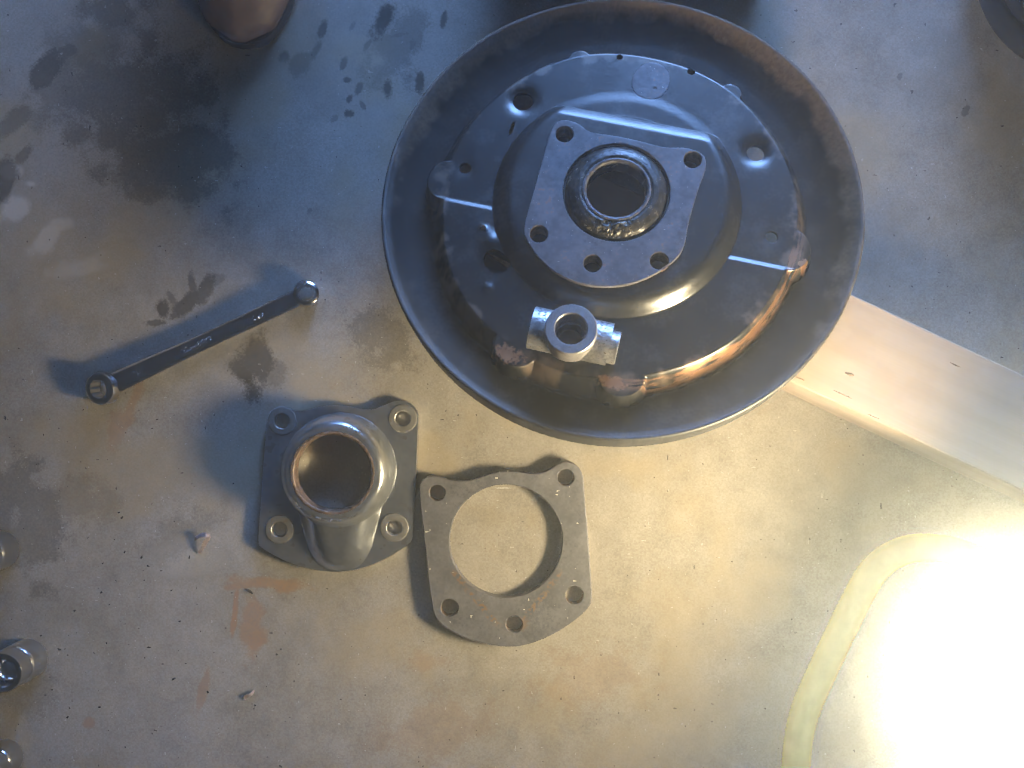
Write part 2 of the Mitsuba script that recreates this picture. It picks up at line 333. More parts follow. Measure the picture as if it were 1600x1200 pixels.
# the daylight comes through a window beyond the top edge of the picture, a little to the right
def window():
    k = thing('window', 'garage window letting in blue daylight beyond the top of the picture', 'window')
    az = math.radians(13); d = np.array([math.sin(az), math.cos(az), 0]); s = np.array([math.cos(az), -math.sin(az), 0])
    c = d * 2.4 + np.array([0, 0, .76]); w, h = .60, .68
    P = [c - s * w - [0, 0, h], c + s * w - [0, 0, h], c + s * w + [0, 0, h], c - s * w + [0, 0, h]]
    obj('pane', trimesh.Trimesh(P, [[0, 1, 2], [0, 2, 3]], process=False), 'black_plastic', k, False, emitter={'type': 'area', 'radiance': rgb(*WIN_RGB)})
    for sx, sz, hx, hz in ((0, -1, w + .06, .03), (0, 1, w + .06, .03), (-1, 0, .03, h), (1, 0, .03, h)):
        b = trimesh.creation.box(extents=[2 * hx, .08, 2 * hz]); M = np.eye(4); M[:3, 0] = s; M[:3, 1] = d; M[:3, 2] = [0, 0, 1]
        M[:3, 3] = c + s * sx * (w + .031) + np.array([0, 0, sz * (h + .031)]) + d * .0; b.apply_transform(M)
        obj('frame', b, 'pine', k, False)
window()

# ------------------------------------------------------------------ backing plate
R0 = 158.0
def dish_top(x, y):
    r = np.hypot(x, y); h = np.full_like(r, -13.0)
    h = h + 13.0 * np.clip((r - 130) / 27.5, 0, 1) ** 1.9                                     # the rolled wall up to the rim
    rp = np.hypot(x + 1, y + 5)
    ang = np.arctan2(y + 5, x + 1)
    edge = 122 + 1.0 * np.sin(3 * ang + 1) + .6 * np.sin(7 * ang)
    k = 1 - sstep(-6, 5, rp - edge)
    mh = 1 - sstep(-4, 6, np.hypot(x + 2, y) - 77); plat = 3.4 + 1.2 * ((1 - mh) * (1 - sstep(-25, -21, y)) + mh * .5)                        # a pressed ledge runs across the plate
    h = h * (1 - k) + plat * k
    for a, sm in ((-2, 1), (182, 1), (-76, 1), (-111, 1), (60, 1.9), (115, 1.9)):                                  # six flat shoe pads on the edge
        a = math.radians(a); dx, dy = x + 1, y + 5; s = dx * math.cos(a) + dy * math.sin(a); t = -dx * math.sin(a) + dy * math.cos(a)
        q = sm * np.sqrt(np.maximum(0, s - 116) ** 2 + np.abs(t * .92) ** 2 * (.9)) ; h = np.maximum(h, np.where(s > 100, -13 + (plat + 12.9) * (1 - sstep(12.5, 16.5, q)), h))
    # hub: raised, its top side cut straight
    d1 = np.hypot(x + 2, y) - 77; d2 = y - 52
    q1 = np.clip((d1 + 10) / 15.5, 0, 1); drop1 = 12.2 * q1 ** 2.3
    e = np.clip(d2 + 4, 0, 40); drop2 = np.where(e < 2, .112 * e ** 2, .45 * (e - 1)); drop2 = drop2 + 9.0 * sstep(8.5, 15, e)
    hub = 12.2 - np.logaddexp(drop1 * 1.2, drop2 * 1.2) / 1.2
    hub = np.where(rp < 113, np.maximum(hub, 0), 0); h = h + np.where(hub < 2.5, hub ** 2 / 5, hub - 1.25) * (12.2 / 10.95)
    for cx, cy, rr, dep in ((-80.7, 60.6, 13, 4.5), (81.3, 55.9, 13, 4.5)): # pressed-in dimples
        h = h - dep * np.exp(-(((x - cx) ** 2 + (y - cy) ** 2) / (rr * .55) ** 2))
    for cx, cy, rr, dep in ((-76.4, -46.5, 7, 2.2), (-83, -39, 3, 1.0), (-69.7, -78.7, 3.5, .9), (-107, 2, 6, -.5), (101.7, -2.8, 6, -.5)):
        h = h + dep * np.exp(-(((x - cx) ** 2 + (y - cy) ** 2) / rr ** 2))
    P = np.stack([x * .03, y * .03, np.zeros_like(x)], -1)
    h = h + .45 * (meshkit.fbm(P * .6, 2, 4) - .5)
    return h

def build_dish():
    k = thing('backing_plate', 'large round black drum brake backing plate propped at a slant on a wood block', 'brake part')
    n = 900; rs = np.concatenate([np.arange(12, 60, 1.2), np.arange(60, 157.6, .62)]); t = np.linspace(0, 2 * np.pi, n, endpoint=False)
    rings = []
    for r in rs:
        x, y = r * np.cos(t), r * np.sin(t); rings.append(np.c_[x, y, dish_top(x, y)])
    wob = .35 * np.sin(3 * t) + .25 * np.sin(8 * t + 1) + .15 * np.sin(17 * t)
    for r, z in ((158.2, .35), (159.2, .3), (160.0, -.3), (160.4, -1.2), (160.6, -6), (160.4, -21), (159.6, -21.6), (158.6, -21), (158.4, -4)):
        rings.append(np.c_[(r + .2 * wob) * np.cos(t), (r + .2 * wob) * np.sin(t), z + .4 * wob])
    low = rs[::-1][4::5]
    for r in low:
        x, y = r * np.cos(t), r * np.sin(t); rings.append(np.c_[x, y, dish_top(x, y) - 2.6])
    x, y = 12 * np.cos(t), 12 * np.sin(t); rings.append(np.c_[x, y, dish_top(x, y) - 2.6])
    V = np.vstack(rings); m = len(rings); i = np.arange(n); j = (i + 1) % n; F = []
    for q in range(m):
        a, b = q * n, ((q + 1) % m) * n; F += [np.c_[a + i, b + i, b + j], np.c_[a + i, b + j, a + j]]
    dish = tri_to_man(trimesh.Trimesh(V, np.vstack(F), process=False))
    def cyl(cx, cy, r, n_=48): return xsec([circle((cx, cy), r, n_)]).extrude(60).translate((0, 0, -30))
    cut = cyl(-2.6, -.8, 33.0, 96)
    for c in PAD_HOLES: cut += cyl(*c, 6.4)
    for cx, cy, r in ((-80.7, 60.6, 7.0), (81.3, 55.4, 6.0), (-106.7, 2.2, 4.0), (101.7, -2.8, 4.0), (27.5, 106.2, 2.8), (-22.9, 107, 2.2), (-83.4, -38.4, 2.0)): cut += cyl(cx, cy, r)
    for pts, sm in (([(-79, -57), (-72, -50), (-58, -57), (-64, -69), (-75, -66)], 1), ([(-84.5, 33), (-82, 33), (-81.5, 43), (-84, 43)], 1)):
        cut += xsec([smooth_loop(pts, sm)]).extrude(60).translate((0, 0, -30))
    obj('dish', dish - cut, 'black_paint', k, 32, xf=XP)
    pad = plate_mesh(smooth_loop(PAD_OUT, 3), [circle((-2.6, -.8), 34.6, 96, True)] + [circle(c, 5.9, 36, True, .02, i) for i, c in enumerate(PAD_HOLES)], 15.2, 18.6, .5)
    ring = plate_mesh(circle((-2.6, -3), 66, 96), [circle((-2.6, -.8), 35, 96, True)], 3.0, 5.5, .4)
    obj('hole_shade_ring', ring, 'black_paint', k, 30, xf=XP)  # unseen ring added below so the bolt holes look dark
    back = plate_mesh(circle((-69, -59), 15, 40), [], -8.5, -6.5, .4); obj('hole_backing', back, 'black_paint', k, 30, xf=XP)  # black disc added behind the cutout to stand in for shade
    tab = plate_mesh([(-79, -52), (-57, -57.5), (-58, -62), (-66, -58)][::-1], [], -2.4, -.6, .3); obj('lanced_tab', tab, 'rusty_edge', k, 30, xf=XP)
    obj('mounting_pad', pad, 'bare_steel', k, 32, label='bare grey steel mounting pad with five bolt holes', xf=XP)
    plug = plate_mesh(smooth_loop([(-11, 87), (-10, 100), (-2, 108), (8, 107), (15, 99), (14, 86), (8, 79), (-4, 79)], 2), [circle((11, 101.5), 1.5, 20, True), circle((6, 88), 1.1, 20, True)], 1.5, 3.9, .4)
    obj('blanking_plug', plug, 'bare_steel', k, 32, label='flat grey plug near the upper edge', xf=XP)
    for i, c in enumerate(PAD_HOLES):
        sl = lathe([(5.75, 4), (5.75, 17.6), (6.35, 17.9), (6.35, 4)], 40); sl.apply_translation([c[0], c[1], 0])
        obj('hole_wall', sl, 'rusty_edge', k, 40, xf=XP)  # sleeves added to keep these bolt holes dark
    ring = lathe([(33.4, 13), (33.3, 15.4), (32.2, 18.2), (30, 20.4), (27, 21.9), (24, 22.4), (21.8, 21.9), (20.4, 20.6), (19.9, 18.5), (19.9, 8), (21.5, 8), (22, 13)], 160)
    ring = ring.subdivide().subdivide(); v = ring.vertices.copy(); a = np.arctan2(v[:, 1], v[:, 0]); r = np.hypot(v[:, 0], v[:, 1])
    torn = np.exp(-((a + 1.5) / .42) ** 2) * sstep(20, 23, r) * (1 - sstep(31.5, 33.3, r)) * (v[:, 2] > 14)
    v[:, 2] += torn * (meshkit.fbm(v * .45, 3, 2) - .6) * 4 + (v[:, 2] > 14) * (meshkit.fbm(v * .2, 2, 5) - .5) * .4
    ring.vertices = v + [-2.6, -.8, 0]
    obj('seal_collar', ring, 'crusty_sealant', k, 40, label='domed black collar with torn crusty sealant round the centre bore', xf=XP)
    lip = lathe([(19.9, 20.3), (20.2, 21.6), (21.2, 22.3), (22, 22.6), (20.8, 23.0), (19.4, 22.0), (19.2, 20.4)], 120); lip = lip.subdivide(); v = lip.vertices.copy()
    v += (np.stack([meshkit.fbm(v * .6, 2, s) for s in (1, 2, 3)], -1) - .5) * [.7, .7, 1.0]; lip.vertices = v + [-2.6, -.8, 0]
    obj('bore_lip', lip, 'bare_steel', k, 40, xf=XP)
PAD_HOLES = [(-44.8, 32.6), (40.7, 32.0), (-44.6, -40.3), (33.9, -41.6), (-6.6, -52.5)]
PAD_OUT = [(-54.7, 37.8), (-48.2, 43.5), (-37.1, 42.5), (-29.3, 36.9), (-12.5, 38.6), (6.9, 38.0), (22.1, 36.4), (34.0, 40.0), (47.1, 38.1), (50.8, 29.5), (48.6, 15.1), (46.6, -12.8), (47.6, -28.3), (44.6, -37.8), (32.1, -52.6), (14.1, -64.1), (-9.6, -68.7), (-33.9, -62.1), (-53.6, -45.0), (-55.7, -33.2), (-54.5, -2.8)][::-1]
build_dish()

# ------------------------------------------------------------------ silver fitting on the plate
def build_fitting():
    k = thing('pipe_fitting', 'small silver cast saddle with a round bored collar sitting on the black plate', 'fitting')
    f = np.eye(4); f[:3, 3] = (-9.5, -102, 5.0); X = XP @ f
    n = 40; a = np.linspace(math.radians(-8), math.radians(188), n)
    sec = np.vstack([np.c_[13.6 * np.cos(a), 12 + 11.5 * np.sin(a)], np.c_[-11.8, 10.4], np.c_[-9, 11.8], np.c_[9, 11.8], np.c_[11.8, 10.4]])
    body = xsec([sec[::-1] if Polygon(sec).exterior.is_ccw is False else sec]).extrude(50).translate((0, 0, -25)).rotate((90, 0, 90))
    body -= m3.Manifold.cylinder(40, 9.6, 9.6, 64).translate((0, 0, -5))
    obj('saddle', body, 'silver_casting', k, 35, xf=X)
    col = lathe([(9.6, 14), (9.6, 27.6), (10.4, 28.4), (15.2, 28.4), (16, 27.6), (16.2, 12), (9.7, 12)], 80)
    obj('collar', col, 'machined_steel', k, 30, label='grey machined collar ring', xf=X @ T_(0.3, -.6, 0))
    blk = plate_mesh(smooth_loop([(-8, -10), (14, -10), (16, 4), (12, 11), (-8, 11), (-13, 0)], 2), [circle((0, 0), 8, 40, True)], -3, 12.2, 1.0)
    obj('pedestal', blk, 'silver_casting', k, 30, xf=X)
    cap = plate_mesh(circle((0, 0), 10.4, 40), [circle((0, 0), 7.6, 32, True)], 0, 6, .8)
    obj('end_boss', cap, 'silver_casting', k, 30, xf=X @ np.array([[0, 0, 1., 24.5], [1, 0, 0, -1.2], [0, 1, 0, 11.5], [0, 0, 0, 1]]))
    marks = []                                                      # worn raised casting marks, two short columns on either side of the collar
    for sx in (-21.4, -18.2, 17.4, 20.6):
        for q in range(8):
            ang = math.radians(122 - q * 12 + rng.uniform(-2, 2)); w = rng.uniform(.8, 2.0); 
            b = trimesh.creation.box(extents=[w, rng.uniform(.5, 1.3), .9]); b.apply_transform(trimesh.transformations.rotation_matrix(rng.uniform(-.5, .5), [0, 0, 1]))
            y, z = 13.6 * math.cos(ang), 12 + 11.5 * math.sin(ang)
            b.apply_transform(trimesh.transformations.rotation_matrix(ang - math.pi / 2, [1, 0, 0])); b.apply_translation([sx + rng.uniform(-.5, .5), y, z]); marks.append(b)
    mk = obj('casting_marks', trimesh.util.concatenate(marks), 'silver_casting', k, False, xf=X); labels[mk] = {'kind': 'stuff'}
def T_(x, y, z):
    m = np.eye(4); m[:3, 3] = (x, y, z); return m
build_fitting()

# ------------------------------------------------------------------ flat spacer plate
def build_spacer():
    k = thing('spacer_plate', 'flat grey steel spacer plate with a large round hole and five bolt holes', 'brake part')
    z = [(90, 255), (98, 220), (120, 198), (165, 186), (215, 196), (270, 214), (340, 218), (400, 205), (480, 175), (560, 160), (640, 165), (720, 178), (790, 165), (840, 132), (890, 106), (940, 115), (980, 150), (996, 200), (1002, 300), (1020, 500), (1034, 700), (1044, 850), (1034, 905), (960, 975), (850, 1050), (720, 1110), (600, 1133), (480, 1120), (350, 1085), (240, 1030), (180, 975), (160, 900), (140, 750), (120, 550), (100, 380)]
    s = .48 * (1 - .009 / CAM_H) / 3.53
    f = lambda q: ((q[0] - 565) * s, -(q[1] - 560) * s)
    out = smooth_loop([f(q) for q in z][::-1], 2)
    holes = [circle(f((568, 546)), 312 * s, 120, True)] + [circle(f(c), r * s, 36, True, .03, i) for i, (c, r) in enumerate([((188, 280), 44), ((897, 195), 46), ((257, 914), 48), ((945, 845), 50), ((614, 1006), 46)])]
    X = np.diag([MM, MM, MM, 1.0]); X[:3, 3] = (GC[0] - .0005, GC[1] - .0005, .0005)
    obj('plate', plate_mesh(out, holes, 0, 9.0, .7), 'spacer_steel', k, 32, xf=X)
    for c, r in [((188, 280), 44), ((257, 914), 48), ((945, 845), 50), ((614, 1006), 46), ((897, 195), 46)]:
        x, y = f(c)
        sl = lathe([(r * s - .1, .6), (r * s - .1, 7.6), (r * s + .5, 8.2), (r * s + .5, .6)], 36)
        sl.apply_translation([x, y, 0]); obj('hole_wall', sl, 'rusty_edge', k, 40, xf=X)
build_spacer()

# ------------------------------------------------------------------ bearing retainer
def build_retainer():
    k = thing('bearing_retainer', 'greyish pressed steel bearing retainer with a raised round collar and four bolt holes', 'brake part')
    s = .48 * (1 - .006 / CAM_H) / 3.75; cx, cy = 640, 560
    f = lambda q: ((q[0] - cx) * s, -(q[1] - cy) * s)
    out = smooth_loop([f(q) for q in [(216, 215), (222, 170), (260, 140), (310, 132), (360, 150), (400, 165), (460, 150), (540, 128), (620, 124), (700, 132), (780, 152), (840, 150), (900, 124), (960, 100), (1010, 96), (1060, 114), (1095, 155), (1100, 210), (1094, 300), (1088, 500), (1076, 700), (1068, 860), (1060, 925), (1040, 940), (950, 1005), (800, 1075), (650, 1106), (500, 1094), (350, 1052), (230, 992), (175, 955), (160, 930), (166, 850), (180, 650), (196, 420), (206, 300)]][::-1], 2)
    bc = f((640, 499)); br = 38.0
    tip = f((640, 1000))
    def parts(x, y):
        r = np.hypot(x - bc[0], y - bc[1])
        q = np.clip((r - 31) / 10.5, 0, 1); dome = 27 * (1 - q ** 2.6) ** .5 - 1.2 * (1 - sstep(25, 30, r))
        t = np.clip((bc[1] - y) / (bc[1] - tip[1]), 0, 1.0)
        hw = 37 - 16 * t; dx = np.abs(x - (bc[0] + (tip[0] - bc[0]) * t)); dy = np.maximum(0, tip[1] + 8 - y)
        dd = np.hypot(np.maximum(0, dx - (hw - 19)), dy)
        tong = (19 - 8.0 * t) * np.maximum(0, 1 - (np.clip(dd / 20.5, 0, 1)) ** 2.2) * (y < bc[1] + 3)
        return dome, tong
    def top(x, y):
        d, t = parts(x, y); m = np.logaddexp(d * .55, t * .55) / .55 - math.log(2) / .55
        P = np.stack([x * .04, y * .04, np.zeros_like(x)], -1)
        return 5.0 + np.maximum(m, 0) + .35 * (meshkit.fbm(P, 3, 3) - .5)
    def bot(x, y):
        d, t = parts(x, y); return np.maximum(0.0, np.maximum(d, t) - 3.0) * 1.0
    x0, y0 = out.min(0) - 2; x1, y1 = out.max(0) + 2
    body = tri_to_man(grid_solid(x0, x1, y0, y1, .5, top, bot)) ^ xsec([out]).extrude(80).translate((0, 0, -10))
    body -= m3.Manifold.cylinder(80, 27.6, 27.6, 128).translate((bc[0], bc[1], -10))
    H = [f(q) for q in [(303, 217), (1010, 202), (287, 852), (960, 842)]]
    for h in H: body -= m3.Manifold.cylinder(30, 5.6, 5.6, 40).translate((h[0], h[1], -10))
    X = np.diag([MM, MM, MM, 1.0]); X[:3, 3] = ((360 + cx / 3.75 - 800) * .48 * MM * (1 - .006 / CAM_H), (600 - 600 - cy / 3.75) * .48 * MM * (1 - .006 / CAM_H), .0006)
    obj('shell', body, 'zinc_steel', k, 35, xf=X)
    for h in H:
        w = lathe([(5.5, 4.0), (5.5, 5.9), (6.1, 6.3), (9.6, 6.3), (10.5, 5.9), (11.0, 4.0)], 56); w.apply_translation([h[0], h[1], 0])
        obj('bolt_seat', w, 'worn_zinc', k, 30, xf=X)
    lip = lathe([(27.2, 20), (27.2, 30.4), (27.7, 31.2), (28.6, 31.6), (29.8, 31.5), (30.0, 27), (28.0, 25), (28.0, 20)], 120); lip = lip.subdivide()
    v = lip.vertices.copy(); v += (np.stack([meshkit.fbm(v * .5, 2, q) for q in (1, 2, 3)], -1) - .5) * .7; lip.vertices = v + [bc[0], bc[1], 0]
    obj('bore_edge', lip, 'rusty_edge', k, 40, label='rust brown edge round the retainer bore', xf=X)
    marks = []                                                        # worn stamping round the collar, no longer legible
    for a0, a1, q in ((212, 300, 26), (56, 80, 8)):
        for a in np.linspace(a0, a1, q):
            if rng.random() < .25: continue
            a = math.radians(a + rng.uniform(-.8, .8)); b = trimesh.creation.box(extents=[rng.uniform(.5, 1.2), rng.uniform(.4, 2.0), 1.0])
            b.apply_transform(trimesh.transformations.rotation_matrix(rng.uniform(-.8, .8) + a, [0, 0, 1])); rr = 34.2 + rng.uniform(-.5, .5)
            b.apply_translation([bc[0] + rr * math.cos(a), bc[1] + rr * math.sin(a), float(top(np.array([bc[0] + rr * math.cos(a)]), np.array([bc[1] + rr * math.sin(a)]))[0])]); marks.append(b)
    mk = obj('stamped_marks', trimesh.util.concatenate(marks), 'worn_zinc', k, False, xf=X); labels[mk] = {'kind': 'stuff'}
build_retainer()

# ------------------------------------------------------------------ wrench
def build_wrench():
    k = thing('wrench', 'slim chrome double box end wrench lying aslant on the concrete', 'wrench')
    A, B = np.array([-.3015, -.0025]), np.array([-.1535, .0665]); d = B - A; L = np.linalg.norm(d) * 1000
    X = frame([A[0], A[1], 0], [d[0], d[1], 0], [0, 0, 1])
    st = []
    for t in np.linspace(0, 1, 26):
        w = 7.0 - 1.5 * t + .5 * math.cos(2 * math.pi * t); h = 2.9 - .5 * t; z = 6.6 + .4 * math.cos(2 * math.pi * t)
        q = np.array([(-w, -h * .4), (-w * .86, -h), (w * .86, -h), (w, -h * .4), (w, h * .45), (w * .76, h), (-w * .76, h), (-w, h * .45)])
        st.append(np.c_[np.full(8, 9 + (L - 16) * t), q[:, 0], q[:, 1] + z])
    V = np.vstack(st); F = []; n = 8; i = np.arange(n); j = (i + 1) % n
    for q in range(25):
        s = q * n; F += [np.c_[s + i, s + j, s + n + j], np.c_[s + i, s + n + j, s + n + i]]
    F += [np.array([[0, a + 1, a] for a in range(1, 7)]), 25 * n + np.array([[0, a, a + 1] for a in range(1, 7)])]
    sh = trimesh.Trimesh(V, np.vstack(F), process=False)
    if sh.volume < 0: sh.invert()
    obj('shaft', sh, 'chrome', k, 20, xf=X)
    def star(r):
        t = np.linspace(0, 2 * np.pi, 24, endpoint=False); rr = np.where(np.arange(24) % 2, r * .9, r); return np.stack([rr * np.cos(t), rr * np.sin(t)], 1)
    for cx, ro, ri, hh, tilt in ((0, 12.2, 7.4, 11.0, -15), (L, 9.6, 6.2, 9.0, 12)):
        prof = [(ri - 2, .4), (ro - 1.8, .4), (ro - .5, 1.2), (ro, 2.6), (ro, hh - 2.8), (ro - .5, hh - 1.2), (ro - 1.8, hh - .3), (ri + .8, hh), (ri - 2, hh)]
        m = tri_to_man(lathe(prof, 72)) - xsec([star(ri)]).extrude(40).translate((0, 0, -10))
        m = m.rotate((0, tilt, 0)); m = m.translate((cx, 0, 1.4 + .1 * ro))
        obj('box_end', m, 'chrome', k, 35, xf=X)
    marks = []
    for x0, cnt in ((24, 3), (64, 8), (122, 3)):                        # small raised characters too worn to read
        for q in range(cnt):
            for _ in range(3):
                b = trimesh.creation.icosphere(2, 1.0); b.apply_scale([rng.uniform(.5, 1.3), rng.uniform(.4, .7), .8]); b.apply_transform(trimesh.transformations.rotation_matrix(rng.uniform(-.7, .7), [0, 0, 1]))
                b.apply_translation([x0 + q * 3.1 + rng.uniform(-.7, .7), rng.uniform(-2.2, 2.2), 9.5 - .4 * x0 / L + (.2 if x0 < 40 or x0 > 100 else -.4)]); marks.append(b)
    mk = obj('raised_marks', trimesh.util.concatenate(marks), 'chrome', k, True, xf=X); labels[mk] = {'kind': 'stuff'}; labels[mk] = {'kind': 'stuff'}
build_wrench()

# ------------------------------------------------------------------ chrome sockets at the left edge
def socket(x, y, r, h, label):
    k = thing('socket', label, 'socket', 'chrome sockets standing at the left edge')
    t = np.linspace(0, 2 * np.pi, 96, endpoint=False)
    prof = [(r * .55, 0), (r - .8, 0), (r, .8), (r, h * .52), (r * .99, h * .56), (r * .93, h * .60), (r * .93, h - 1.2), (r * .93 - .4, h - .4), (r * .93 - 1.2, h), (r * .55, h)]
    m = tri_to_man(lathe(prof, 72)); hexr = r * .74
    q = np.stack([hexr * (1 - .09 * (np.arange(24) % 2)) * np.cos(t[::4]), hexr * (1 - .09 * (np.arange(24) % 2)) * np.sin(t[::4])], 1)
    m = m - xsec([q]).extrude(h).translate((0, 0, h * .45))
    obj('body', m, 'chrome', k, 30, xf=frame([x, y, .0004], [1, .2, 0], [0, 0, 1]))
    d = trimesh.creation.icosphere(3, r * .66); d.apply_scale([1, 1, .8]); d.apply_translation([0, 0, h * .66])
    obj('glint_dome', d, 'chrome', k, 30, xf=frame([x, y, .0004], [1, .2, 0], [0, 0, 1]))  # chrome dome added inside the socket to throw glints
socket(-.3625, -.2055, 15.0, 33, 'upright chrome socket with open top at the left edge, middle of three')
socket(-.3835, -.1240, 14.5, 34, 'mostly cropped chrome socket at the left edge, above the middle one')
socket(-.3790, -.2790, 13.5, 28, 'dull chrome socket in the bottom left corner, lowest of three')

# ------------------------------------------------------------------ wood block under the plate
def build_wood():
    k = thing('wood_block', 'pale pine board running from under the black plate to the right edge', 'board')
    e = np.array([.905, -.425]); nrm = np.array([.425, .905]); W, Hh = 71.0, 62.0
    c = np.array([.2545, .0100])                       # a point in the middle of the upper face
    box = plate_mesh(smooth_loop([(-275, -W / 2), (230, -W / 2), (230, W / 2), (-275, W / 2)], 0), [], 0, Hh, 1.6, 4)
    box = box.subdivide_to_size(12); v = box.vertices.copy()
    v[:, 1] += (meshkit.fbm(v * [.02, .01, .05], 2, 3) - .5) * 1.6; v[:, 2] += (v[:, 2] > 30) * (meshkit.fbm(v * [.02, .06, 0], 2, 6) - .5) * .8; box.vertices = v
    obj('timber', box, 'pine', k, 30, xf=frame([c[0], c[1], .0003], [e[0], e[1], 0], [0, 0, 1]))
    cr = []
    for x, y, l, w, a in ((-20, -28.5, 16, .5, 0), (-52, -31, 9, .5, 3), (5, -33.2, 18, .4, 1), (-22, -14, 7, .9, 8), (40, 22, 8, .3, 0)):
        b = trimesh.creation.icosphere(1, 1.0); b.apply_scale([l / 2, w, .35]); b.apply_transform(trimesh.transformations.rotation_matrix(math.radians(a), [0, 0, 1])); b.apply_translation([x, y, Hh]); cr.append(b)
    mk = obj('splinters', trimesh.util.concatenate(cr), 'rusty_edge', k, True, xf=frame([c[0], c[1], .0003], [e[0], e[1], 0], [0, 0, 1])); labels[mk] = {'kind': 'stuff'}
build_wood()

# ------------------------------------------------------------------ work lamp
def build_lamp():
    k = thing('work_lamp', 'lit work lamp on a bent yellow tube stand in the bottom right corner', 'lamp')
    px = lambda x, y, z: ((x - 800) * .48 * MM * (1 - z / CAM_H), (600 - y) * .48 * MM * (1 - z / CAM_H), z)
    z = .0112
    path = spline([(.2065, -.345, z), (.2090, -.285, z), (.2140, -.248, z), (.2280, -.213, z), (.2560, -.155, z), (.2700, -.134, z), (.2880, -.123, z), (.3080, -.1205, z), (.3320, -.125, z), (.3800, -.145, z), (.4150, -.165, z), (.4330, -.185, z), (.4380, -.21, z), (.4300, -.27, z), (.4150, -.35, z)], 14)
    obj('base_tube', tube(path, .0102, 24), 'yellow_enamel', k, True)
    post = spline([(.4150, -.165, z), (.408, -.172, .06), (.392, -.178, .14), (.370, -.180, .185), (.345, -.180, .196)], 10)
    obj('upright_tube', tube(post, .009, 20), 'yellow_enamel', k, True)
    ax = LAMP_AX / np.linalg.norm(LAMP_AX); R = LAMP_R * 1000; X = frame(LAMP_C, [0, 1, 0.1], ax)
    shell = lathe([(R * .50, -R * 1.2), (R * .9, -R * .9), (R * 1.05, -R * .3), (R * 1.08, 0), (R * 1.08, 1), (R * 1.01, 1), (R * .99, -1), (R * .84, -R * .8), (R * .4, -R * 1.1), (2, -R * 1.1), (2, -R * 1.2)], 64)
    obj('housing', shell, 'black_plastic', k, 30, xf=X)
    a = np.linspace(0, 2 * np.pi, 48, endpoint=False); V = [[[0, 0, R * .3]]]
    for q in np.linspace(.12, 1, 9): V.append(np.c_[R * q * np.cos(a), R * q * np.sin(a), np.full(48, R * .3 * (1 - q * q))])
    V = np.vstack(V); i = np.arange(48); j = (i + 1) % 48; F = [np.c_[np.zeros(48, int), 1 + i, 1 + j]]
    for q in range(8): b = 1 + q * 48; F += [np.c_[b + i, b + 48 + i, b + 48 + j], np.c_[b + i, b + 48 + j, b + j]]
    obj('lens', trimesh.Trimesh(V, np.vstack(F), process=False), 'black_plastic', k, True, label='glowing white front glass', xf=X, emitter={'type': 'area', 'radiance': rgb(*LAMP_RGB)})
build_lamp()

